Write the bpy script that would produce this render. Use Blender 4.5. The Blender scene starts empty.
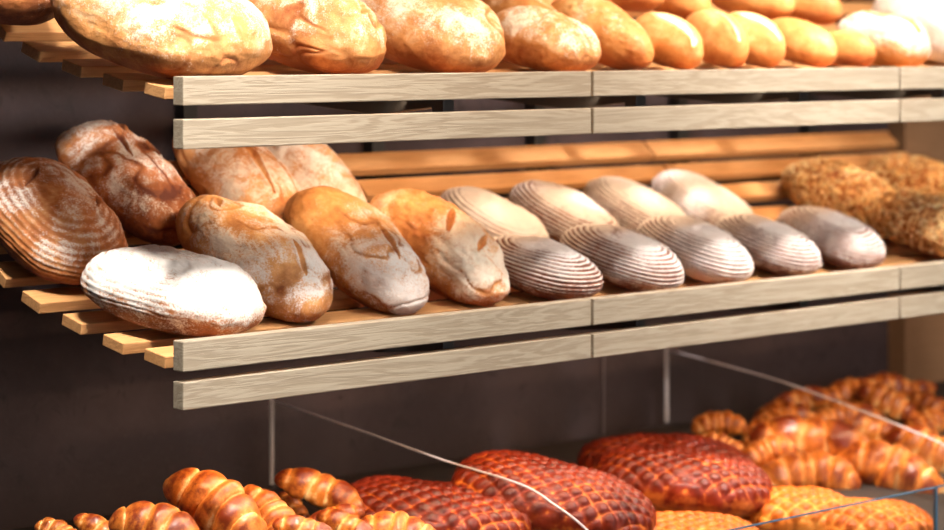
import bpy, math, random
import numpy as np
from math import radians as D
random.seed(7)
C = bpy.context.scene.collection
PROF = [(-.05,1.005),(.045,1.020),(.10,1.028),(.156,1.030),(.212,1.040),(.272,1.050),(.327,1.062),(.392,1.073),(.446,1.090),
        (.495,1.105),(.54,1.130),(.558,1.150),(.597,1.180),(.615,1.2),(.65,1.228),(.665,1.247),(.703,1.277),(.8,1.36)]
UP = .408            # height of the upper shelf above the lower one
MOD = .876           # length of one shelf module

# ---------------------------------------------------------------- node helpers
class NT:
    def __init__(s, name):
        s.m = bpy.data.materials.new(name); s.m.use_nodes = True
        s.t = s.m.node_tree; s.b = s.t.nodes['Principled BSDF']; s.out = s.t.nodes['Material Output']
    def n(s, typ, **kw):
        x = s.t.nodes.new(typ)
        for k, v in kw.items(): setattr(x, k, v)
        return x
    def put(s, sock, v):
        if isinstance(v, bpy.types.NodeSocket): s.t.links.new(v, sock)
        elif v is not None: sock.default_value = v
    def obj(s): return s.n('ShaderNodeTexCoord').outputs['Object']
    def noise(s, vec, scale, detail=4, rough=.55, w=None, dist=0):
        x = s.n('ShaderNodeTexNoise'); x.noise_dimensions = '4D' if w is not None else '3D'
        s.put(x.inputs['Vector'], vec); x.inputs['Scale'].default_value = scale
        x.inputs['Detail'].default_value = detail; x.inputs['Roughness'].default_value = rough
        x.inputs['Distortion'].default_value = dist
        if w is not None: s.put(x.inputs['W'], w)
        return x.outputs['Fac']
    def rng(s, v, a, b, c=0., d=1., smooth=True):
        x = s.n('ShaderNodeMapRange'); x.interpolation_type = 'SMOOTHSTEP' if smooth else 'LINEAR'
        s.put(x.inputs['Value'], v)
        for k, q in zip(('From Min','From Max','To Min','To Max'), (a, b, c, d)): x.inputs[k].default_value = q
        return x.outputs['Result']
    def math(s, op, a, b=None, c=None, clamp=False):
        x = s.n('ShaderNodeMath', operation=op); x.use_clamp = clamp
        s.put(x.inputs[0], a)
        if b is not None: s.put(x.inputs[1], b)
        if c is not None: s.put(x.inputs[2], c)
        return x.outputs[0]
    def mix(s, f, a, b, bt='MIX'):
        x = s.n('ShaderNodeMix', data_type='RGBA', blend_type=bt)
        s.put(x.inputs['Factor'], f)
        for i, v in ((6, a), (7, b)):
            if isinstance(v, tuple) and len(v) == 3: v = v + (1,)
            s.put(x.inputs[i], v)
        return x.outputs[2]
    def attr(s, name): return s.n('ShaderNodeAttribute', attribute_name=name).outputs['Fac']
    def rand(s): return s.math('MULTIPLY', s.n('ShaderNodeObjectInfo').outputs['Random'], 37.)
    def bump(s, h, dist, strength=1.):
        x = s.n('ShaderNodeBump'); s.put(x.inputs['Height'], h); x.inputs['Distance'].default_value = dist
        x.inputs['Strength'].default_value = strength; s.t.links.new(x.outputs['Normal'], s.b.inputs['Normal'])
    def scale(s, vec, sc):
        x = s.n('ShaderNodeMapping'); s.put(x.inputs['Vector'], vec); x.inputs['Scale'].default_value = sc
        return x.outputs['Vector']
    def base(s, c): s.put(s.b.inputs['Base Color'], c if isinstance(c, bpy.types.NodeSocket) else tuple(c) + (1,))
    def p(s, **kw):
        for k, v in kw.items(): s.put(s.b.inputs[k.replace('_', ' ')], v)

def flat(name, col, rough=.5, **kw):
    t = NT(name); o = t.obj(); n = t.noise(o, 40, 4)
    t.base(t.mix(t.math('MULTIPLY', n, .35), col, tuple(q*.6 for q in col))); t.p(Roughness=rough, **kw)
    return t.m

def wood(name, light, dark, rough=.5):
    t = NT(name); o = t.obj(); w = t.rand()
    v = t.scale(o, (1.3, 14, 22))
    a = t.noise(v, 1.6, 5, .6, w, .6)
    rings = t.math('SINE', t.math('MULTIPLY', a, 60))
    g = t.rng(rings, -1, 1)
    fib = t.noise(t.scale(o, (14, 420, 420)), 1., 3, .6, w)
    big = t.noise(t.scale(o, (.8, 5, 5)), 1.5, 2, .5, w)
    f = t.math('ADD', t.math('MULTIPLY', g, .50), t.math('MULTIPLY', t.rng(fib, .35, .7), .22), clamp=True)
    c = t.mix(f, light, dark)
    c = t.mix(t.rng(big, .35, .7, 0, .35), c, tuple(q*.72 for q in light))
    t.base(c); t.p(Roughness=rough)
    t.bump(t.math('SUBTRACT', 1, f), .0006, .6)
    return t.m

def crust(name, dark, mid, light, flour=(.80,.745,.68), amt=.5, fs=26, rough=.6, bump=.0036, ring=0., coat=0., crack=.5, lo=.36, hi=.64, spec=.4):
    """Bread crust: baked tones and painted loaf under-shadow from broad noise and the mesh's own bake attribute, flour dusting from its flour attribute."""
    t = NT(name); o = t.obj(); w = t.rand()
    n1 = t.noise(o, 15, 6, .62, w, .5); n1b = t.noise(o, 48, 8, .72, w, .6)
    tone = t.attr('bake_shade')
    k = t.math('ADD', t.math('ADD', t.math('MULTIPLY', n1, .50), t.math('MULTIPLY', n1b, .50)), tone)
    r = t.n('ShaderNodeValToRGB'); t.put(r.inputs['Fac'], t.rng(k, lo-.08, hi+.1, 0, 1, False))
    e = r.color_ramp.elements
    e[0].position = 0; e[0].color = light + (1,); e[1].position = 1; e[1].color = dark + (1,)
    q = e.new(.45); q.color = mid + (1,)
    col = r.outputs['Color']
    n2 = t.noise(o, fs, 9, .76, w, 1.2); n3 = t.noise(o, 380, 4, .8, w)
    vo = t.n('ShaderNodeTexVoronoi', feature='DISTANCE_TO_EDGE'); t.put(vo.inputs['Vector'], t.mix(.12, o, t.n('ShaderNodeTexNoise').outputs['Color'])); vo.inputs['Scale'].default_value = 95
    ck = t.rng(vo.outputs['Distance'], 0., .09)
    fa = t.math('ADD', t.math('ADD', t.math('MULTIPLY', n2, 1.), t.math('MULTIPLY', n3, .80)), t.attr('flour'))
    m = t.rng(fa, 1.36-amt, 1.57-amt)
    ckm = t.math('MULTIPLY', t.math('SUBTRACT', 1, ck), t.rng(t.noise(o, 24, 4, .6, w), .42, .62))
    m = t.math('MULTIPLY', m, t.math('SUBTRACT', 1, t.math('MULTIPLY', ckm, crack)))
    m = t.math('MULTIPLY', m, .93)
    t.base(t.mix(m, col, flour))
    t.p(Roughness=t.rng(m, 0, 1, rough, .9)); t.p(Coat_Weight=coat, Coat_Roughness=.2, Specular_IOR_Level=spec)
    h = t.math('ADD', t.math('ADD', t.math('MULTIPLY', n2, .55), t.math('MULTIPLY', n3, .30)), t.math('MULTIPLY', n1b, .8))
    t.bump(h, bump, .9)
    return t.m

M = {}
M['rail'] = wood('pale_oak', (.40,.335,.25), (.235,.175,.115))
M['slat'] = wood('oiled_beech', (.68,.35,.14), (.48,.21,.07))
M['post'] = wood('warm_oak', (.30,.165,.085), (.22,.115,.055))
M['metal'] = flat('black_powder_coat', (.012,.012,.013), .45)
M['pale'] = crust('golden_floured_crust', (.30,.075,.016), (.66,.29,.09), (.88,.65,.40), flour=(.84,.75,.62), amt=.38, fs=17)
M['brown'] = crust('dark_country_crust', (.12,.024,.008), (.48,.155,.04), (.74,.40,.17), amt=.33, fs=20)
M['white'] = crust('white_floured_crust', (.20,.06,.02), (.50,.20,.07), (.72,.43,.20), flour=(.80,.77,.73), amt=.50, fs=15, crack=.75)
M['long'] = crust('long_loaf_crust', (.24,.075,.02), (.60,.28,.09), (.80,.54,.27), flour=(.72,.70,.68), amt=.34, fs=13)
M['orange'] = crust('crackled_orange_crust', (.36,.11,.03), (.66,.30,.11), (.82,.55,.30), amt=.38, fs=24, crack=.4)
M['rye'] = crust('rye_crust', (.07,.02,.012), (.20,.065,.032), (.32,.13,.065), flour=(.70,.64,.60), amt=.50, fs=18, crack=.15)
M['roll'] = crust('smooth_roll_crust', (.34,.09,.018), (.62,.27,.075), (.80,.50,.22), flour=(.88,.76,.56), amt=.10, fs=20, bump=.0008, coat=.1)
M['ciabatta'] = crust('ciabatta_crust', (.50,.20,.05), (.74,.48,.24), (.84,.72,.55), amt=.66, fs=10)
M['seedcrust'] = crust('seeded_dark_crust', (.12,.03,.01), (.30,.10,.02), (.50,.21,.06), amt=-.2, fs=30)
M['croissant'] = crust('croissant_pastry', (.17,.022,.004), (.62,.19,.028), (.90,.62,.28), amt=-.6, fs=40, rough=.36, bump=.0007, coat=.2, lo=.36, hi=.70)
M['lattice'] = crust('glazed_brown_pastry', (.06,.005,.002), (.20,.019,.004), (.70,.20,.03), amt=-.6, fs=40, rough=.42, bump=.0008, coat=0, spec=.25, lo=.36, hi=.62)
M['lattice_pale'] = crust('glazed_orange_pastry', (.36,.05,.006), (.68,.19,.02), (.86,.42,.09), amt=-.6, fs=40, rough=.42, bump=.0008, coat=0, spec=.25)

def seed_mat():
    t = NT('toasted_seeds'); g = t.n('ShaderNodeNewGeometry').outputs['Random Per Island']
    r = t.n('ShaderNodeValToRGB'); t.put(r.inputs['Fac'], g); e = r.color_ramp.elements
    e[0].color = (.36,.13,.03,1); e[1].color = (.92,.74,.44,1); q = e.new(.45); q.color = (.80,.46,.17,1); q = e.new(.8); q.color = (.45,.33,.14,1)
    t.base(r.outputs['Color']); t.p(Roughness=.5); return t.m
M['seeds'] = seed_mat()

def wall_mat():
    t = NT('dark_umber_plaster'); o = t.obj()
    a = t.noise(o, 2.2, 6, .6); b = t.noise(o, 16, 6, .7, None, 1.); c = t.noise(o, 90, 4, .6)
    col = t.mix(t.rng(a, .38, .62), (.034,.020,.023), (.062,.040,.044))
    col = t.mix(t.rng(b, .54, .72, 0, .75), col, (.017,.011,.012))
    col = t.mix(t.rng(c, .5, .8, 0, .25), col, (.075,.055,.055))
    t.base(col); t.p(Roughness=.75); t.bump(t.math('ADD', b, t.math('MULTIPLY', c, .4)), .002, .5); return t.m
M['wall'] = wall_mat()
M['tray'] = flat('black_counter_liner', (.02,.013,.011), .6)
M['counter'] = flat('dark_counter_body', (.05,.035,.03), .5)
M['floor'] = flat('grey_stone_floor', (.16,.14,.13), .5)

def glass_mat(name, tint):
    t = NT(name); t.t.nodes.remove(t.b)
    tr = t.n('ShaderNodeBsdfTransparent'); tr.inputs[0].default_value = tint + (1,)
    gl = t.n('ShaderNodeBsdfGlossy'); gl.inputs['Roughness'].default_value = .02
    fr = t.n('ShaderNodeFresnel'); bf = t.n('ShaderNodeNewGeometry').outputs['Backfacing']
    t.put(fr.inputs['IOR'], t.rng(bf, 0, 1, 1.5, 1/1.5, False))   # leaving face: same reflectance as the entering one
    mx = t.n('ShaderNodeMixShader'); t.put(mx.inputs[0], fr.outputs[0]); t.put(mx.inputs[1], tr.outputs[0]); t.put(mx.inputs[2], gl.outputs[0])
    t.put(t.out.inputs[0], mx.outputs[0]); return t.m
M['glass'] = glass_mat('clear_glass', (.96,.97,.97))
def edge_mat(name, col):
    t = NT(name); t.base(col); t.p(Roughness=.25, Transmission_Weight=.15); return t.m
M['edge'] = edge_mat('ground_glass_edge', (.58,.52,.56))
M['white_edge'] = edge_mat('white_edge_seal', (.85,.82,.86))
M['blue_edge'] = edge_mat('blue_green_glass_edge', (.07,.16,.25))

# ---------------------------------------------------------------- mesh helpers
def link(name, me, m, parent=None, smooth=True):
    o = bpy.data.objects.new(name, me); C.objects.link(o)
    if m: me.materials.append(m)
    if parent is not None: o.parent = parent
    if smooth: me.polygons.foreach_set('use_smooth', [True]*len(me.polygons))
    return o
def from_pydata(name, v, f, m, parent=None, smooth=False):
    me = bpy.data.meshes.new(name); me.from_pydata(v, [], f); me.update()
    return link(name, me, m, parent, smooth)
def tag(o, label=None, cat=None, group=None, kind=None):
    if label: o['label'] = label
    if cat: o['category'] = cat
    if group: o['group'] = group
    if kind: o['kind'] = kind
    return o
def thing(name, label, cat, loc=(0,0,0), group=None):
    o = bpy.data.objects.new(name, None); C.objects.link(o); o.location = loc; o.empty_display_size = .05
    return tag(o, label, cat, group)
def bevelled(o, w=.0015, seg=2):
    b = o.modifiers.new('bevel', 'BEVEL'); b.width = w; b.segments = seg; b.limit_method = 'ANGLE'; return o
def box(name, a, b, m, parent=None, bev=.0015):
    (x0,y0,z0),(x1,y1,z1) = a, b
    cx, cy, cz = (x0+x1)/2, (y0+y1)/2, (z0+z1)/2
    hx, hy, hz = (x1-x0)/2, (y1-y0)/2, (z1-z0)/2
    v = [(sx*hx, sy*hy, sz*hz) for sx in (-1,1) for sy in (-1,1) for sz in (-1,1)]
    f = [(0,1,3,2),(4,6,7,5),(0,4,5,1),(2,3,7,6),(0,2,6,4),(1,5,7,3)]
    o = from_pydata(name, v, f, m, parent); o.location = (cx,cy,cz)
    if bev: bevelled(o, bev)
    return o
def prism_x(name, pts, x0, x1, m, parent=None, bev=.0015):
    """Closed YZ outline extruded along X."""
    n = len(pts); cx = (x0+x1)/2; cy = sum(p[0] for p in pts)/n; cz = sum(p[1] for p in pts)/n
    v = [(x0-cx, y-cy, z-cz) for y, z in pts] + [(x1-cx, y-cy, z-cz) for y, z in pts]
    f = [tuple(range(n-1,-1,-1)), tuple(range(n, 2*n))] + [(i, (i+1)%n, n+(i+1)%n, n+i) for i in range(n)]
    o = from_pydata(name, v, f, m, parent); o.location = (cx, cy, cz)
    import bmesh
    bm = bmesh.new(); bm.from_mesh(o.data); bmesh.ops.recalc_face_normals(bm, faces=bm.faces); bm.to_mesh(o.data); bm.free()
    if bev: bevelled(o, bev)
    return o

# numpy value noise (3D), -1..1
def _h(ix, iy, iz, s):
    n = (ix*374761393 + iy*668265263 + iz*2147483647*3 + s*974634777) & 0xffffffff
    n = ((n ^ (n >> 13))*1274126177) & 0xffffffff
    n = ((n ^ (n >> 16))*2246822519) & 0xffffffff
    return ((n ^ (n >> 15)) & 0xffff)/32767.5 - 1
def vn(x, y, z, sc, s=0):
    x = x*sc+100.3; y = y*sc+100.7; z = z*sc+100.1
    ix, iy, iz = (np.floor(q).astype(np.int64) for q in (x, y, z))
    fx, fy, fz = x-ix, y-iy, z-iz
    fx, fy, fz = (q*q*q*(q*(q*6-15)+10) for q in (fx, fy, fz))
    r = 0
    for a in (0,1):
        for b in (0,1):
            for c in (0,1):
                r = r + _h(ix+a, iy+b, iz+c, s)*(fx if a else 1-fx)*(fy if b else 1-fy)*(fz if c else 1-fz)
    return r
def fbm(x, y, z, sc, s=0, o=3):
    r = 0; a = 1.
    for i in range(o): r = r + a*vn(x, y, z, sc*2**i, s+i*17); a *= .5
    return r

def grid_mesh(name, P, attrs, m, parent=None):
    """P: (nv, nu, 3), closed in u, with poles capped by one vertex at each end."""
    nv, nu, _ = P.shape
    top = P[-1].mean(0); bot = P[0].mean(0)
    V = np.concatenate([P.reshape(-1,3), [bot, top]])
    f = []
    for j in range(nv-1):
        a = j*nu; b = a+nu
        for i in range(nu):
            k = (i+1) % nu
            f.append((a+i, a+k, b+k, b+i))
    nb = nv*nu
    for i in range(nu):
        k = (i+1) % nu
        f.append((nb, k, i)); f.append((nb+1, (nv-1)*nu+i, (nv-1)*nu+k))
    me = bpy.data.meshes.new(name); me.from_pydata(V.tolist(), [], f); me.update()
    for an, A in attrs.items():
        at = me.attributes.new(an, 'FLOAT', 'POINT')
        A = np.concatenate([A.ravel(), [A[0].mean(), A[-1].mean()]]).astype(np.float32)
        at.data.foreach_set('value', A)
    return link(name, me, m, parent)

def loaf_mesh(name, L, W, H, m, seed=0, nu=150, nv=110, ex=.85, lump=.006, fine=.0016, rings=0, ringamp=.0016,
              slashes=(), taper=0., floury=0., ring_zone=None, under=.12, ringfl=.22, ringstart=.09, fold=0., front_flour=0., parent=None):
    th = np.linspace(0, 2*math.pi, nu, endpoint=False); ph = np.linspace(-math.pi/2+.02, math.pi/2-.02, nv)
    T, Ph = np.meshgrid(th, ph)
    sp = lambda a: np.sign(a)*np.abs(a)**ex
    c = np.cos(Ph)**.9; sz = np.sin(Ph)
    x = W/2*sp(np.cos(T))*c; y = L/2*sp(np.sin(T))*c
    z = np.where(sz > 0, sz*H*.62, np.maximum(sz*H*.5, -H*.38)) + H*.38
    if taper: x = x*(1-taper*np.abs(y/(L/2))**2)
    nx, ny, nz = x/(W/2)**2, y/(L/2)**2, (z-.38*H)/(H*.62)**2
    n = np.sqrt(nx**2+ny**2+nz**2)+1e-9; nx, ny, nz = nx/n, ny/n, nz/n
    side = np.clip((z)/(H*.38), 0, 1)                       # keeps the base flat
    d = lump*fbm(x, y, z, 11, seed, 2)*side + fine*fbm(x, y, z, 60, seed+5, 3)*side
    bake_shade = .08*fbm(x, y, z, 9, seed+9, 2) + .32*np.clip(1-z/H/.45, 0, 1)  # browner crust low on the sides, with under-shadow painted in
    fl = np.clip((z/H-.30)*.5, -.25, .18) + floury + .10*fbm(x, y, z, 14, seed+3, 2)
    fl = fl - front_flour*np.clip(y/L*2.2-.0, -1, 1)  # paler surface colour towards the front end
    if fold:                                                # wrinkles where the skin of the dough folded
        wv = vn(x*1.0+.02*vn(x, y, z, 30, seed+31), y*.55, z, 26, seed+30)
        rd = np.clip(1-np.abs(wv)*5, 0, 1)**1.5*np.clip(vn(x, y, z, 12, seed+33)*2+.5, 0, 1)*side
        d = d - fold*rd; bake_shade = bake_shade + .18*rd; fl = fl - .22*rd
    if rings:
        a = .5-Ph/math.pi                                   # 0 at the crown
        wob = .35*fbm(x, y, z, 16, seed+2, 2)
        cr = np.cos(2*math.pi*rings*a+wob*2.2)
        zone = np.clip((a-ringstart)/.08, 0, 1)*np.clip((.62-a)/.08, 0, 1)
        if ring_zone is not None: zone = zone*np.clip(ring_zone(x, y, z)*4, 0, 1)
        d = d + ringamp*cr*zone
        fl = fl + zone*(ringfl*cr-ringfl*.45); bake_shade = bake_shade - zone*cr*.05
    for (x0, y0, x1, y1, w, dep, tone) in slashes:          # blade cuts that opened in the oven
        ax, ay = (x1-x0)*W/2, (y1-y0)*L/2; px, py = x-x0*W/2, y-y0*L/2
        t = np.clip((px*ax+py*ay)/(ax*ax+ay*ay), 0, 1)
        jag = .22*w*fbm(x, y, z, 45, seed+21, 2)
        dist = np.hypot(px-t*ax, py-t*ay) + jag
        ww = w*(.25+.75*np.sin(math.pi*np.clip(t, .02, .98)))
        g = np.exp(-(dist/ww)**2)*(z > (.4 if tone > -.2 else .28)*H); lip = np.exp(-((dist-1.5*ww)/(.55*ww))**2)*(z > .4*H)
        d = d - dep*g + dep*.45*lip
        bake_shade = bake_shade + tone*g; fl = fl + (.60 if tone < -.2 else -.55)*g + .12*lip*(tone > -.2)
    P = np.stack([x+nx*d, y+ny*d, np.maximum(z+nz*d, 0)], -1)
    return grid_mesh(name, P, {'bake_shade': bake_shade, 'flour': fl}, m, parent)

def place(o, loc, pitch, yaw):
    o.rotation_mode = 'ZYX'; o.location = loc; o.rotation_euler = (D(pitch), 0, D(yaw)); return o

# ================================================================= SETTING
w_ = box('wall_back', (-3,.79,0), (6.5,.95,3.2), M['wall'], bev=0); tag(w_, kind='structure')
tr = box('reflection_line_1', (1.712,.786,.5), (1.717,.7905,1.0), flat('dull_reflection', (.16,.125,.135)), bev=0); tag(tr, kind='structure')  # reflection of the glass edge, laid on the wall as a thin strip
fl_ = box('floor', (-5,-5,-.1), (7,.79,0), M['floor'], bev=0); tag(fl_, kind='structure')
post = box('wooden_panel', (2.742,.735,0), (3.35,.789,2.3), M['post'])
tag(post, 'tall tan wooden panel standing against the dark wall right of the shelves', 'panel')

# ---- uprights and brackets
XU = (.565, 1.032, 1.490, 1.946, 2.410)
pos_w = ['by the cracked orange loaves', 'behind the long golden loaves', 'behind the striped rye loaves',
         'left of the seeded loaves', 'nearest the tan wooden panel']
def slat_z(Y, off=0): return float(np.interp(Y, [p[0] for p in PROF], [p[1] for p in PROF]))+off
for i, x in enumerate(XU):
    o = box('shelf_upright', (x-.016,.757,1.02), (x+.016,.789,2.15), M['metal'])
    tag(o, 'black metal wall upright ' + pos_w[i], 'upright', 'black uprights on the wall')
    for off, wh in ((0, 'lower'), (UP, 'upper')):
        top = [(Y, slat_z(Y, off)-.0195-(.004 if Y > .4 else 0)) for Y in (.03,.10,.16,.21,.27,.33,.39,.45)]
        top += [(.52, slat_z(.495, off)-.035), (.60, slat_z(.56, off)-.03), (.68, slat_z(.63, off)-.03), (.757, slat_z(.70, off)-.025)]
        bot = [(.757, slat_z(.3, off)-.06), (.45, slat_z(.3, off)-.075), (.2, slat_z(.1, off)-.065), (.06, .985+off-.006), (.052, .945+off), (.03, .945+off)]
        b = prism_x('shelf_bracket', top+bot, x-.0125, x+.0125, M['metal'])
        tag(b, 'black metal bracket under the %s bread shelf, %s' % (wh, pos_w[i]), 'bracket', 'black brackets under the bread shelves')

# ---- slatted shelf modules
SL = [(.045,1.020,.100,1.028),(.156,1.030,.212,1.040),(.272,1.050,.327,1.062),(.392,1.073,.446,1.090),
      (.495,1.105,.538,1.130),(.557,1.153,.591,1.181),(.612,1.200,.644,1.228),(.665,1.246,.702,1.277)]
names = ['left', 'middle', 'right']
for off, lv in ((0, 'lower'), (UP, 'upper')):
    for k in range(3):
        x0 = k*MOD+.0002+(.003 if k else 0); x1 = (k+1)*MOD-.003
        desc = {('lower',0):'lower slatted wooden shelf section with free left end under the long loaves',
                ('lower',1):'lower slatted wooden shelf section carrying the striped rye loaves',
                ('lower',2):'lower slatted wooden shelf section carrying the seeded loaves',
                ('upper',0):'upper slatted wooden shelf section with free left end under the big floured loaves',
                ('upper',1):'upper slatted wooden shelf section carrying the golden rolls',
                ('upper',2):'upper slatted wooden shelf section under the pale white bread at right'}[(lv,k)]
        s = thing('bread_shelf', desc, 'shelf', (x0, 0, .94+off), 'slatted bread shelves')
        def kid(o):
            o.parent = s; o.location = tuple(np.array(o.location)-np.array(s.location)); return o
        if off: r = [(1.4014,1.4454),(1.336,1.3808)]
        else: r = [(1.0015,1.0472),(.9440,.9858)]
        for z0, z1 in r: kid(box('front_rail', (x0,0,z0), (x1,.026,z1), M['rail']))
        for (ya,za,yb,zb) in SL:
            a = math.atan2(zb-za, yb-ya); nx_, nz_ = math.sin(a)*.0185, -math.cos(a)*.0185
            pts = [(ya,za+off),(yb,zb+off),(yb+nx_,zb+off+nz_),(ya+nx_,za+off+nz_)]
            kid(prism_x('slat', pts, x0, x1, M['slat']))

# ---- light strips tucked behind the front rails
def strip(z, label):
    t = box('light_strip', (.1,.106,z), (2.6,.150,z+.012), M['metal'], bev=.001)
    tag(t, label, 'lamp')
    return t
t_ = box('light_strip', (.04,.056,.948), (2.6,.072,.955), M['metal'], bev=.001)
tag(t_, 'slim dark light strip behind the lowest front rail, above the pastries', 'lamp')
strip(1.402, 'slim dark light strip running between the slats beneath the upper shelf')

# ================================================================= BREAD
# X, Y, Z, yaw, pitch, length, width, height
F = {"L1":[0.0975,0.5321,1.1559,-2.5,33.8,0.3002,0.22,0.113],"L2":[0.2989,0.6018,1.2093,12.4,32.9,0.3273,0.1703,0.1116],"L3":[0.545,0.60,1.205,8,34,0.33,0.17,0.1099],"L4":[0.70,0.60,1.205,2,36,0.32,0.16,0.1095],"L5":[0.1235,0.2023,1.0553,29.8,13.8,0.2998,0.2122,0.1073],"L6":[0.3494,0.3062,1.0902,7.3,27.9,0.339,0.1667,0.116],"L7":[0.5723,0.3027,1.0921,3.4,30.4,0.3416,0.1628,0.116],"L8":[0.7553,0.2907,1.0835,5.1,26.7,0.332,0.1646,0.1151],"R1":[0.9277,0.1896,1.0497,6.3,12.8,0.2448,0.16,0.0846],"R2":[1.1471,0.1979,1.0529,6.5,15.1,0.2591,0.1611,0.0865],"R3":[1.3629,0.2101,1.0561,4.4,18.1,0.2529,0.1579,0.089],"R4":[1.5771,0.2079,1.0526,3.2,16.3,0.2376,0.1557,0.087],"R5":[1.7841,0.2135,1.0545,3.4,17.3,0.2416,0.1551,0.088],"R6":[1.0666,0.4694,1.112,6.7,24.4,0.2482,0.1604,0.0828],"R7":[1.2649,0.469,1.1136,8,23.3,0.2644,0.1629,0.0837],"R8":[1.4746,0.472,1.1149,6.6,25.2,0.2563,0.1609,0.0836],"R9":[1.6885,0.4766,1.1168,5.9,26,0.2537,0.1598,0.0836],"S1":[2.1145,0.444,1.102,6.5,18.8,0.2931,0.1773,0.1126],"S2":[2.4121,0.4452,1.1037,6.4,20.1,0.2972,0.1774,0.113],"S3":[2.1017,0.1828,1.0491,5.1,14,0.2919,0.1765,0.1149],"T1":[0.0804,0.1927,1.4707,18.1,17.2,0.3638,0.2644,0.146],"T2":[0.3954,0.2142,1.4699,2.8,15.8,0.3272,0.2008,0.1367],"T3":[0.6567,0.2108,1.4663,2.2,15.1,0.3282,0.2018,0.1351],"T4":[0.923,0.1824,1.4546,-2.6,10.7,0.2429,0.1555,0.1006],"T0":[-0.0259,0.4882,1.542,-11.5,10.6,0.3049,0.1959,0.1198],"T5":[1.1211,0.2344,1.473,2.2,20.5,0.2615,0.1206,0.1008],"T6":[1.2321,0.1653,1.4589,2.1,15.3,0.1824,0.0913,0.0903],"T7":[1.3879,0.1798,1.4618,-4,18.1,0.1732,0.085,0.0964],"T8":[1.4873,0.1757,1.4609,1,16.3,0.176,0.0893,0.0924],"T9":[1.6247,0.1653,1.4598,3.6,13.9,0.1869,0.0934,0.0822],"T10":[1.7723,0.1537,1.4481,-0.2,4.6,0.1442,0.0803,0.0711],
"T11":[1.9112,0.18,1.4534,3.9,11.6,0.2231,0.1278,0.1094],"T12":[2.1715,0.2311,1.4718,7.0,18.4,0.3238,0.202,0.1465],"T4b":[1.0729,0.3936,1.4907,-0.3,16,0.2639,0.1148,0.1025],"U1":[1.27,0.3353,1.5619,8.8,6,0.2347,0.1029,0.0713],"U2":[1.4015,0.2923,1.5512,1.9,15,0.1668,0.0928,0.0818],"U3":[1.6539,0.3131,1.5536,7.3,10.3,0.2088,0.1023,0.0786],"U4":[1.7869,0.2819,1.5453,4.3,14.2,0.1853,0.0986,0.0817],
"P1":[0.6663,0.1897,0.6264,44,8.8,0.3412,0.2218,0.0943],"P2":[0.8784,0.1082,0.6406,37.8,15.2,0.3681,0.2291,0.0989],"P3":[1.4427,0.3497,0.6126,49.4,4.5,0.355,0.2094,0.0843],"P4":[1.2962,0.174,0.6124,42.8,9.2,0.3432,0.2252,0.095],"P5":[1.1223,-0.0237,0.5568,44.7,5.4,0.2404,0.1993,0.078],"P6":[1.4447,0.004,0.5595,44.9,5.6,0.2159,0.1793,0.0777],"P7":[1.5142,-0.1181,0.5476,45.1,5.6,0.224,0.1795,0.0785]}

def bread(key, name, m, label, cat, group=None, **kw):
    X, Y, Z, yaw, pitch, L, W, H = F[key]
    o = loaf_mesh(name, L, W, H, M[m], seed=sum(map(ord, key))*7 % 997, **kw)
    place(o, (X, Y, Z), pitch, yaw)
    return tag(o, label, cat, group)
def cut(*a): return a
G1 = 'long loaves on the lower shelf'
bread('L1','country_loaf','brown','dark round country loaf with groove rings at the far left of the lower shelf','bread', rings=22, ringamp=.0007, floury=.0, ringfl=.06,
      slashes=[cut(-.55,.15,-.15,.45,.004,.005,.25), cut(.35,-.3,.75,.1,.004,.006,.25)], lump=.007)
bread('L2','country_loaf','brown','long dark crusty loaf leaning on the backrest slats above the left loaves','bread', G1, fold=0.0018, lump=.007, floury=.0,
      slashes=[cut(.25,.35,.55,.75,.006,.012,.35), cut(.35,-.15,.65,.30,.006,.012,.35), cut(-.2,.0,.1,.5,.005,.006,.3)])
bread('L3','crackled_loaf','orange','orange crackled loaf behind the left rail end, left of its twin','bread', G1, fold=0.004, lump=.006,
      slashes=[cut(-.3,-.6,.1,.6,.006,.008,-.1), cut(.35,-.7,.6,.4,.005,.007,.1)])
bread('L4','crackled_loaf','orange','smoother orange loaf upright at the back with a pale right side','bread', G1, lump=.004, floury=.05)
bread('L5','floured_loaf','white','flat oval white floured loaf lying at the front left rail end','bread', G1, floury=.10, rings=22, ringamp=.0005, ringfl=.08, fold=.002,
      ring_zone=lambda x, y, z: (y*4 - x*3)*1.2, lump=.008, fine=.002)
bread('L6','long_loaf','long','long floured loaf directly right of the flat white oval one','bread', G1, fold=0.002, front_flour=0.1, lump=.010, floury=.08,
      slashes=[cut(-.1,-.75,.1,-.35,.005,.004,.1), cut(-.4,.45,-.1,.65,.006,.003,.2)])
bread('L7','long_loaf','long','long golden loaf with greyish front half, second of the three leaning long loaves','bread', G1, fold=0.003, front_flour=0.26, lump=.007, floury=.0,
      slashes=[cut(-.1,-.6,.1,-.1,.006,.005,.15)])
bread('L8','long_loaf','pale','long wrinkled golden loaf left of the striped rye loaves','bread', G1, fold=0.004, front_flour=0.2, lump=.010, fine=.003, floury=-.02,
      slashes=[cut(-.4,-.2,.3,.1,.006,.007,.1), cut(-.2,-.6,.4,-.4,.006,.007,.12)])
G2 = 'striped rye loaves on the lower shelf'
rl = {'R1':'front row striped rye loaf right beside the wrinkled golden loaf', 'R2':'front row striped rye loaf above the joint of the lower rails',
      'R3':'middle one of the five front row striped rye loaves', 'R4':'front row striped rye loaf, second from the seeded loaves',
      'R5':'front row striped rye loaf next to the seeded loaves', 'R6':'back row rye loaf just behind the wrinkled golden loaf',
      'R7':'back row rye loaf with dark brown left flank, second from the golden loaves', 'R8':'back row pale rye loaf, third from the golden loaves',
      'R9':'back row pale rye loaf nearest the seeded loaves'}
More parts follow.
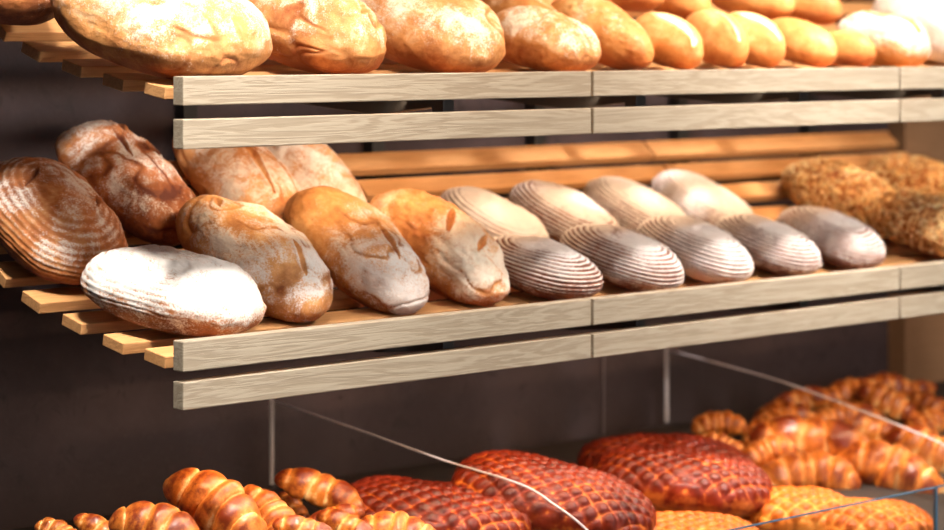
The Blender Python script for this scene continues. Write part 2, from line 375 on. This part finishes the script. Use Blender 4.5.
for k in rl:
    fr = k in ('R1','R2','R3','R4','R5')
    bread(k,'rye_loaf','rye',rl[k],'bread',G2, rings=24 if fr else 22, ringamp=.0017, lump=.0035, fine=.0012, nu=160, nv=190, ringstart=.11 if fr else .2,
          floury={'R1':.02,'R2':.06,'R7':-.02,'R6':.22,'R8':.16,'R9':.18,'R5':.03,'R4':.08}.get(k, .14))

G3 = 'floured country loaves on the upper shelf'
bread('T0','country_loaf','brown','dark brown loaf behind the big one in the top left corner','bread',G3, floury=.05)
bread('T1','country_loaf','pale','biggest floured loaf, hanging over the left end of the upper shelf','bread',G3, fold=0.004, front_flour=0, lump=.009, floury=-.03,
      slashes=[cut(-.1,-.55,.5,-.35,.005,.004,.1), cut(-.4,-.2,.1,.1,.006,.004,.1)], nu=190, nv=140)
bread('T2','country_loaf','pale','golden loaf with a folded flap, right of the biggest loaf','bread',G3, fold=0.005, lump=.009, floury=-.02,
      slashes=[cut(.05,-.75,.45,-.45,.008,.008,.05), cut(-.2,-.3,.4,.0,.007,.005,.0)], nu=170, nv=130)
bread('T3','country_loaf','pale','white dusted golden loaf third from the left end of the upper shelf','bread',G3, fold=0.004, lump=.008, floury=-.02, nu=170, nv=130)
bread('T4','country_loaf','pale','smooth golden loaf with white tip over the joint of the upper rails','bread',G3, fold=0.003, lump=.006, floury=-.04)
bread('T4b','baguette','roll','golden baguette with a pale slit behind the white tipped loaf','bread',None, slashes=[cut(0,-.7,0,.5,.007,.006,-.3)], taper=.3, floury=.15)
bread('T5','baguette','roll','blunt golden baguette right of the white tipped loaf','bread',None, lump=.006, taper=.2, floury=.12)
G4 = 'golden rolls on the upper shelf'
tl = {'T6':'golden roll with a wide pale split, beside the blunt baguette','T7':'narrow golden roll between two pale split rolls',
      'T8':'golden roll with wide pale stripe, in the middle of the roll row','T9':'pointed orange roll with no split, on the rail near the white bread',
      'T10':'smallest round orange roll beside the white bread'}
for k in tl:
    bread(k,'bread_roll','roll',tl[k],'bread roll',G4, lump=.003, fine=.0006, taper=.35, nu=110, nv=80, floury=-.05,
          slashes=[cut(-.25 if k != 'T8' else -.1,-.85,-.05,.6,.012 if k != 'T7' else .004,.005,-.5)] if k in ('T6','T7','T8') else ())
ul = {'U1':'upper layer orange roll lying above the blunt baguette','U2':'short dark orange roll of the upper layer, above the split rolls',
      'U3':'upper layer orange roll above the roll with the wide pale stripe','U4':'dark tipped upper layer roll above the pointed orange roll'}
for k in ul: bread(k,'bread_roll','roll',ul[k],'bread roll',G4, lump=.003, fine=.0006, taper=.3, nu=100, nv=70, floury=-.08, under=.3)
bread('T11','ciabatta','ciabatta','white floured bread with a brown crust ridge beside the smallest roll','bread',None, floury=-.22, lump=.008,
      slashes=[cut(-.2,-.8,.1,.8,.014,.002,.5)])
bread('T12','ciabatta','ciabatta','large pale white bread at the right end of the upper shelf','bread',None, floury=.2, lump=.010,
      slashes=[cut(-.3,-.2,.1,.5,.006,.006,.35), cut(.1,-.7,.3,0,.006,.006,.3)])

# ---- seeded loaves: crust plus a coat of loose seeds
sl = {'S1':'seeded brown loaf behind the last striped rye loaf','S2':'lighter seeded loaf at the back near the wooden panel','S3':'seeded loaf at the front rail at the right edge'}
for k in sl:
    X, Y, Z, yaw, pitch, L, W, H = F[k]
    o = bread(k,'seeded_loaf','seedcrust',sl[k],'bread','seeded loaves on the lower shelf', lump=.009, fine=.003, nu=110, nv=80)
    me = o.data; nvv = len(me.vertices); co = np.empty(nvv*3, np.float32); me.vertices.foreach_get('co', co); co = co.reshape(-1,3)
    no = np.empty(nvv*3, np.float32); me.vertices.foreach_get('normal', no); no = no.reshape(-1,3)
    rs = np.random.RandomState(ord(k[1])); V = []; Fc = []
    idx = [i for i in rs.permutation(nvv) if co[i,2] > .015]
    pw = 0
    for i in idx:
        if pw >= 2000: break
        # even out the density: the grid is dense near the crown
        rr = math.hypot(co[i,0]/(W/2), co[i,1]/(L/2))
        if rs.rand() > max(.22, rr**1.2): continue
        pw += 1
        nrm = no[i]; t1 = np.cross(nrm, rs.randn(3)); t1 /= np.linalg.norm(t1)+1e-9; t2 = np.cross(nrm, t1)
        a, b, c = rs.uniform(.0045,.0075), rs.uniform(.0030,.0042), rs.uniform(.0018,.003)
        lift = nrm*c*.6; tilt = nrm*rs.uniform(-.4,.4)*a
        p = co[i]; q = len(V)
        V += [p+lift+t1*a+tilt, p+lift+t2*b, p+lift-t1*a-tilt, p+lift-t2*b, p+lift+nrm*c, p+lift-nrm*c]
        Fc += [(q,q+1,q+4),(q+1,q+2,q+4),(q+2,q+3,q+4),(q+3,q,q+4),(q+1,q,q+5),(q+2,q+1,q+5),(q+3,q+2,q+5),(q,q+3,q+5)]
    s = from_pydata('seeds', [tuple(map(float, v)) for v in V], Fc, M['seeds'], o, True); s['kind'] = 'stuff'

# ================================================================= PASTRY COUNTER
body = thing('pastry_counter', 'dark pastry display counter below the bread shelves, mostly hidden by its pastries', 'counter', (1.3,.2,0))
def ckid(o):
    o.parent = body; o.location = tuple(np.array(o.location)-np.array(body.location)); return o
ckid(box('cabinet_body', (-.9,-.262,0), (3.4,.733,.50), M['counter']))
ckid(prism_x('sloping_tray', [(-.245,.50),(.733,.50),(.733,.56+.0733),(-.245,.5355)], -.9, 3.4, M['tray'], bev=0))

def riser(a, b, label):
    o = box('display_riser', a, b, M['tray'], bev=.004); tag(o, label, 'riser', 'black risers on the pastry counter')
riser((-.16,.0,.56), (.27,.27,.70), 'black riser block under the farthest left croissants')
riser((.275,.02,.56), (.50,.27,.655), 'lower black riser block under the slanted pale croissant')
riser((1.72,.40,.60), (2.70,.72,.612), 'low black riser block carrying the back of the right hand croissant heap')

def tube(name, pts, r, m, parent=None, k=8):
    P = np.array(pts, float); n = len(P); T = np.gradient(P, axis=0); T /= np.linalg.norm(T, axis=1)[:,None]+1e-9
    V = []; Fc = []
    for i in range(n):
        a = np.array([1.,0,0]); b = np.cross(T[i], a)
        for q in range(k):
            w = 2*math.pi*q/k; V.append(tuple(P[i]+r*(math.cos(w)*a+math.sin(w)*b)))
    for i in range(n-1):
        for q in range(k): Fc.append((i*k+q, i*k+(q+1)%k, (i+1)*k+(q+1)%k, (i+1)*k+q))
    Fc += [tuple(range(k)), tuple(range((n-1)*k, n*k))]
    return from_pydata(name, V, Fc, m, parent, True)
def smooth_path(pts, n=8):
    out = []
    P = [pts[0]]+list(pts)+[pts[-1]]
    for i in range(1, len(P)-2):
        for k in range(n):
            t = k/n; a, b, c, d = (np.array(P[i-1+j]) for j in range(4))
            out.append(tuple(.5*((2*b)+(c-a)*t+(2*a-5*b+4*c-d)*t*t+(3*b-a-3*c+d)*t**3)))
    out.append(tuple(pts[-1])); return out
def divider(X, prof, label):
    t = thing('glass_divider', label, 'glass divider', (X, .2, .56), 'glass dividers on the pastry counter')
    top = smooth_path(prof)
    pts = [(y, .645 if i == 0 else .5) for i, y in enumerate(())] + list(top)
    pts += [(top[-1][0], .56+.1*top[-1][0]+.001), (top[0][0], .56+.1*top[0][0]+.001)]
    o = prism_x('glass_pane', pts, X-.003, X+.003, M['glass'], bev=0)
    o.parent = t; o.location = tuple(np.array(o.location)-np.array(t.location))
    path = [(0, top[0][0]-.2, .56+.1*top[0][0]-.56+.004)] + [(0, y-.2, z-.56) for y, z in top]
    e = tube('polished_edge', path, .0022, M['edge'], t); e['label'] = 'pale polished glass edge'
    v = box('rear_edge_strip', (X-.0035,top[0][0]-.001,.56+.1*top[0][0]+.002), (X+.0035,top[0][0]+.004,top[0][1]+.002), M['white_edge'], bev=0)
    v.parent = t; v.location = tuple(np.array(v.location)-np.array(t.location))
    return t
divider(.752, [(.748,.800),(.483,.774),(.26,.749),(.053,.732),(-.033,.708),(-.109,.677),(-.19,.62),(-.235,.57)],
        'clear glass divider with curved top edge between the croissants and the lattice pastries')
divider(1.880, [(.748,.800),(.546,.779),(.376,.757),(.144,.714),(.064,.697),(-.013,.679),(-.13,.635),(-.235,.57)],
        'clear glass divider with sloping top edge among the right hand croissants')
fp = thing('glass_front_panel', 'clear glass front panel with blue top edge at the lower right', 'glass panel', (1.5,-.25,.5))
for xa, xb in ((-.5,1.526),(1.532,3.3)):
    g = box('glass_pane', (xa-1.5,-.003,.0), (xb-1.5,.003,.1695), M['glass'], fp, bev=0)
    g2 = box('blue_edge', (xa-1.5,-.0032,.1696), (xb-1.5,.0032,.1712), M['blue_edge'], fp, bev=0)
g = box('blue_edge', (1.5265-1.5,-.0032,0), (1.5315-1.5,.0032,.170), M['blue_edge'], fp, bev=0)

def lattice_loaf(key, m, label, group):
    X, Y, Z, yaw, pitch, L, W, H = F[key]
    nu, nv = 240, 170; seed = ord(key[1])*3
    th = np.linspace(0, 2*math.pi, nu, endpoint=False); ph = np.linspace(-math.pi/2+.02, math.pi/2-.02, nv)
    T, Ph = np.meshgrid(th, ph); ex = .72
    sp = lambda a: np.sign(a)*np.abs(a)**ex
    c = np.cos(Ph)**.8; sz = np.sin(Ph)
    x = W/2*sp(np.cos(T))*c; y = L/2*sp(np.sin(T))*c
    z = np.where(sz > 0, sz**.9*H*.62, np.maximum(sz*H*.5, -H*.38)) + H*.38
    nx, ny, nz = x/(W/2)**2, y/(L/2)**2, (z-.38*H)/(H*.62)**2
    n = np.sqrt(nx**2+ny**2+nz**2)+1e-9; nx, ny, nz = nx/n, ny/n, nz/n
    p = .036
    wx = x+.002*vn(x, y, z, 22, seed); wy = y+.002*vn(x, y, z, 22, seed+4)
    a = np.abs(np.cos(math.pi*(wx*1.15+wy)/p)); b = np.abs(np.cos(math.pi*(wx*1.15-wy)/p))
    h = np.clip((a*b)**.5*1.15, 0, 1)
    topz = np.clip((z/H-.45)/.2, 0, 1)
    pleat = np.abs(np.sin(np.arctan2(x/W, y/L)*9))**.8
    side = np.clip((z/H-.08)/.2, 0, 1)*(1-topz)
    d = topz*(.0075*h-.003) + side*(.006*pleat-.004)
    d = d + .004*fbm(x, y, z, 12, seed, 2)*np.clip(z/(.3*H), 0, 1)
    bake_shade = topz*(.14-.32*np.clip(1-h*1.3, 0, 1)) + side*(.02-.20*pleat*.4) - .30*np.clip(1-z/H/.30, 0, 1) + .05*fbm(x, y, z, 10, seed+2, 2)
    P = np.stack([x+nx*d, y+ny*d, np.maximum(z+nz*d, 0)], -1)
    o = grid_mesh('lattice_pastry', P, {'bake_shade': bake_shade, 'flour': np.zeros_like(x)}, M[m])
    place(o, (X, Y, Z), pitch, yaw); return tag(o, label, 'pastry', group)
GP = 'glazed lattice pastries'
lattice_loaf('P1','lattice','red brown lattice pastry right beside the left hand croissants',GP)
lattice_loaf('P2','lattice','large brown lattice pastry behind the curved glass edge, at the bottom centre',GP)
lattice_loaf('P3','lattice','brown lattice pastry at the back, partly behind a bigger one',GP)
lattice_loaf('P4','lattice','large dark glazed lattice pastry with a pale underside',GP)
lattice_loaf('P5','lattice_pale','orange lattice pastry at the bottom edge below the dark glazed one',GP)
lattice_loaf('P6','lattice_pale','orange lattice pastry in front of the big croissants',GP)
lattice_loaf('P7','lattice_pale','orange lattice pastry behind the glass front panel',GP)

# ---- croissants: x, y, z, rotation, length
def croissant_mesh(seed, bend=1.3, fat=.42, bands=6, name='croissant'):
    """Unit-length crescent along X made of wrapped layers that step down towards both tips."""
    ns, nt = 150, 48
    s = np.linspace(-1, 1, ns); t = np.linspace(0, 2*math.pi, nt, endpoint=False)
    S, Tt = np.meshgrid(s, t, indexing='ij')
    rs = np.random.RandomState(seed)
    R = 1/bend; ang = S*bend/2
    cx = R*np.sin(ang); cy = R*(np.cos(ang)-1)
    env = fat/2*(1-np.abs(S)**2.3)**.62+.012
    sk = np.abs(S + .07*np.sin(Tt+.6)*np.sign(S+1e-6) + .02*vn(S*3, Tt*0, Tt*0+seed, 1.))
    q = sk*bands/2+.5; fr = q-np.floor(q); k = np.floor(q)
    step = (1-fr)**.55*.0 + np.sin(math.pi*np.clip(fr, 0, 1))**.45
    lift = .80+.20*step+.05*np.sin(k*2.1+seed)
    wob = 1+.07*fbm(S*2, np.cos(Tt), np.sin(Tt), 1.5, seed, 2)
    r = env*lift*wob
    # round section, flatter below
    oy = r*np.cos(Tt)*1.05; oz = r*np.sin(Tt)*np.where(np.sin(Tt) < 0, .75, 1.0)
    x = cx+oy*np.sin(ang); y = cy+oy*np.cos(ang); z = oz
    bake_shade = .20*np.sin(math.pi*fr)**.5*(.5+.5*np.sin(Tt)) - .11*np.exp(-((fr-.93)/.07)**2) - .12*np.exp(-((fr-.06)/.09)**2) + .14*fbm(S*2.2, np.cos(Tt), np.sin(Tt), 1.4, seed+8, 2)
    bake_shade = bake_shade + .03*np.sin(fr*20+2*vn(S*2, np.cos(Tt), np.sin(Tt), 2., seed)) + .12*np.abs(S)**3 - .12*(np.sin(Tt) < -.35)
    bake_shade = bake_shade + np.array([.06*math.sin(i*4.3+seed) for i in range(20)])[k.astype(int)]
    P = np.stack([x, y, z], -1)
    return grid_mesh(name, P, {'bake_shade': bake_shade, 'flour': np.zeros_like(S)}, M['croissant'])
CR = {"c1":[-0.083,0.2,0.737,0.47,0.503,-1.251,0.077],"c2":[0.009,0.22,0.726,0.487,0.445,-1.178,0.094],"c3":[0.043,0.12,0.741,0.519,0.259,-0.981,0.132],"c4":[0.158,0.12,0.76,0.477,0.48,-1.221,0.166],"c5":[0.258,0.12,0.734,0.423,0.612,-1.412,0.121],"c6":[0.381,0.3,0.713,0.519,0.259,-0.981,0.076],"c7":[0.498,0.28,0.721,0.511,0.323,-1.044,0.145],"c8":[0.521,0.38,0.664,0.354,0.708,-1.597,0.088],"c9":[0.412,0.15,0.705,0.519,-0.259,-0.509,0.091],"c10":[0.409,0.1,0.698,0.5,0.384,-1.109,0.099],"c11":[0.496,0.08,0.679,0.529,0.131,-0.861,0.125],"c12":[0.256,0.02,0.725,0.519,0.259,-0.981,0.095],
"d1":[1.775,0.5,0.673,0.532,0,-0.745,0.108],"d2":[1.684,0.4,0.642,0.487,0.445,-1.178,0.105],"d3":[1.878,0.45,0.659,0.5,-0.384,-0.381,0.13],"d4":[2.108,0.55,0.683,0.525,-0.195,-0.57,0.136],"d5":[2.359,0.6,0.67,0.529,-0.131,-0.629,0.129],"d6":[2.358,0.5,0.66,0.5,0.384,-1.109,0.128],"d7":[2.225,0.5,0.649,0.529,0.131,-0.861,0.137],"d8":[2.559,0.58,0.655,0.519,-0.259,-0.509,0.108],"d9":[2.542,0.5,0.623,0.449,0.559,-1.329,0.107],"d10":[1.844,0.3,0.657,0.53,0.105,-0.838,0.222],"d11":[1.763,0.25,0.597,0.531,-0.039,-0.711,0.191],"d12":[1.922,0.15,0.6,0.511,0.323,-1.044,0.198],"d13":[2.107,0.2,0.612,0.5,0.384,-1.109,0.162],"d14":[2.112,0.35,0.638,0.511,0.323,-1.044,0.154],"d15":[2.399,0.42,0.61,0.5,-0.384,-0.381,0.115],
"d18":[1.97,0.32,0.602,0.5,0.384,-1.109,0.129],"d19":[1.727,0.33,0.639,0.519,-0.259,-0.509,0.115],"d20":[2.165,0.3,0.612,0.529,-0.131,-0.629,0.132],"d21":[2.48,0.6,0.67,0.531,-0.065,-0.688,0.119],"d22":[2.046,0.42,0.659,0.511,-0.323,-0.447,0.132],"d23":[1.939,0.45,0.674,0.531,0.065,-0.803,0.12],"d24":[2.566,0.5,0.601,0.519,0.259,-0.981,0.107],"d25":[1.838,0.22,0.557,0.487,0.445,-1.178,0.125]}
CL = {
 'c1':'reddish croissant tip farthest left at the bottom edge','c2':'small red brown croissant just right of the farthest left one',
 'c3':'dark banded croissant left of the biggest left hand one','c4':'biggest of the left hand croissants, tip pointing up left',
 'c5':'golden croissant directly in front of the left glass divider edge','c6':'small shaded croissant end behind the golden ones at the divider',
 'c7':'pale golden croissant lying slanted on top behind the left glass divider','c8':'shaded croissant under the slanted pale one',
 'c9':'small golden croissant in front of the slanted pale one','c10':'golden croissant at the bottom edge below the slanted pale one',
 'c11':'pale rounded croissant at the bottom edge beside the red brown lattice pastry','c12':'bright pale croissant end at the bottom edge left of centre pile',
 'd1':'curled croissant standing alone above the back lattice pastry','d2':'small croissant end resting behind the dark glazed lattice pastry',
 'd3':'dark croissant left of the big croissant on the right heap','d4':'deeply banded croissant where the right glass edge meets the heap',
 'd5':'croissant at the very back of the right heap','d6':'brightest pale croissant near the top of the right heap',
 'd7':'golden croissant behind the big one in the middle of the right heap','d8':'round brown croissant at the top against the wooden panel',
 'd9':'golden croissant at the right edge below the wooden panel','d10':'biggest croissant of the right heap, lying level',
 'd11':'shaded banded croissant under the biggest one of the right heap','d12':'large striped croissant just above the glass front panel',
 'd13':'pale long croissant at the right edge above the glass front panel','d14':'croissant between the biggest and the pale long one on the right heap',
 'd15':'golden croissant at the right edge of the picture, mid height of the heap',
 'd18':'small croissant wedged between the biggest and the large striped one','d19':'dark croissant tucked left of the biggest one, over its shaded neighbour',
 'd20':'croissant between the large striped and the pale long one','d21':'small croissant at the back top, left of the round brown one',
 'd22':'golden croissant just above the right end of the biggest one','d23':'croissant just above the left half of the biggest one',
 'd24':'small croissant against the right edge under the round brown one','d25':'small croissant in the gap below the large striped one'}
protos = [croissant_mesh(3, 1.2, .44, 5), croissant_mesh(11, .8, .34, 4), croissant_mesh(23, 1.8, .42, 6), croissant_mesh(31, .6, .46, 5), croissant_mesh(47, 1.5, .50, 4)]
used = [False]*5
import zlib
BIG = {'d1':2,'c4':0,'c7':1,'d10':1,'d12':0,'d11':2,'d4':1}
for k, (x, y, z, ex, ey, ez, ln) in CR.items():
    i = BIG.get(k, zlib.crc32(k.encode()) % 5)
    o = protos[i] if not used[i] else protos[i].copy()
    if used[i]: C.objects.link(o)
    used[i] = True
    o.location = (x, y, z); o.rotation_euler = (ex, ey, ez); o.scale = (ln*1.22,)*3
    tag(o, CL[k], 'croissant', 'croissants heaped on the left' if k[0] == 'c' else 'croissants heaped on the right')

# ================================================================= LIGHT
def area(name, loc, target, sx, sy, power, col, spread=180):
    l = bpy.data.lights.new(name, 'AREA'); l.shape = 'RECTANGLE'; l.size = sx; l.size_y = sy; l.energy = power; l.color = col; l.spread = D(spread)
    o = bpy.data.objects.new(name, l); C.objects.link(o); o.location = loc
    from mathutils import Vector
    d = Vector(target)-Vector(loc); o.rotation_euler = d.to_track_quat('-Z', 'Y').to_euler(); return o
def spot(name, loc, target, power, col, size, blend=.4, r=.03):
    l = bpy.data.lights.new(name, 'SPOT'); l.energy = power; l.color = col; l.spot_size = D(size); l.spot_blend = blend; l.shadow_soft_size = r
    o = bpy.data.objects.new(name, l); C.objects.link(o); o.location = loc
    from mathutils import Vector
    d = Vector(target)-Vector(loc); o.rotation_euler = d.to_track_quat('-Z', 'Y').to_euler(); return o
WARM = (1,.69,.42); COOL = (.80,.90,1)
area('under_shelf_light', (1.43,.128,1.4015), (1.43,.128+.80,1.4015-.60), 2.3, .02, 10.5, WARM, 90)
area('lower_shelf_light', (1.32,.064,.947), (1.32,.12,.74), 2.54, .015, 14, WARM, 165)
area('top_shelf_light', (1.45,-.12,1.98), (1.4,.2,1.5), 2.2, .05, 9, WARM, 140)
area('overhead_light', (2.0,-1.75,3.25), (.9,.1,1.1), .45, .45, 72, (1,.93,.84))
area('front_fill_light', (.9,-4.6,1.4), (1.0,.3,1.0), 3.6, 1.4, 54, (1,.96,.96))  # added soft fill from the front, evens out the wall below the shelf
area('overhead_light', (-.5,-1.0,3.3), (.05,.15,1.1), .4, .4, 11, (1,.93,.84), 42)
area('overhead_light', (1.3,-1.0,3.3), (1.65,.10,1.0), .3, .3, 13, (1,.94,.88), 46)  # added narrow lamp, puts highlights on rye fronts and right croissants
wd = bpy.data.worlds.new('shop_ambience'); bpy.context.scene.world = wd; wd.use_nodes = True
wd.node_tree.nodes['Background'].inputs[0].default_value = (.80,.68,.66,1); wd.node_tree.nodes['Background'].inputs[1].default_value = .08

# ================================================================= CAMERA
f, a = 2400., 2601.
n = math.hypot(f, a); rx, fx = a/n, f/n                       # heading: (fx, rx); right: (rx, -fx)
cam = bpy.data.cameras.new('camera'); co = bpy.data.objects.new('camera', cam); C.objects.link(co)
co.location = (-2.1227, -2.9397, 1.5); co.rotation_euler = (math.pi/2, 0, -math.atan2(fx, rx))
cam.sensor_width = 36; cam.lens = 36*f/944; cam.shift_y = -(265-40)/944
cam.dof.use_dof = True; cam.dof.focus_distance = 3.78; cam.dof.aperture_fstop = 3.0
sc = bpy.context.scene; sc.camera = co
sc.view_settings.view_transform = 'Standard'; sc.view_settings.look = 'None'; sc.view_settings.gamma = 1; sc.view_settings.use_curve_mapping = False
sc.view_settings.exposure = 0
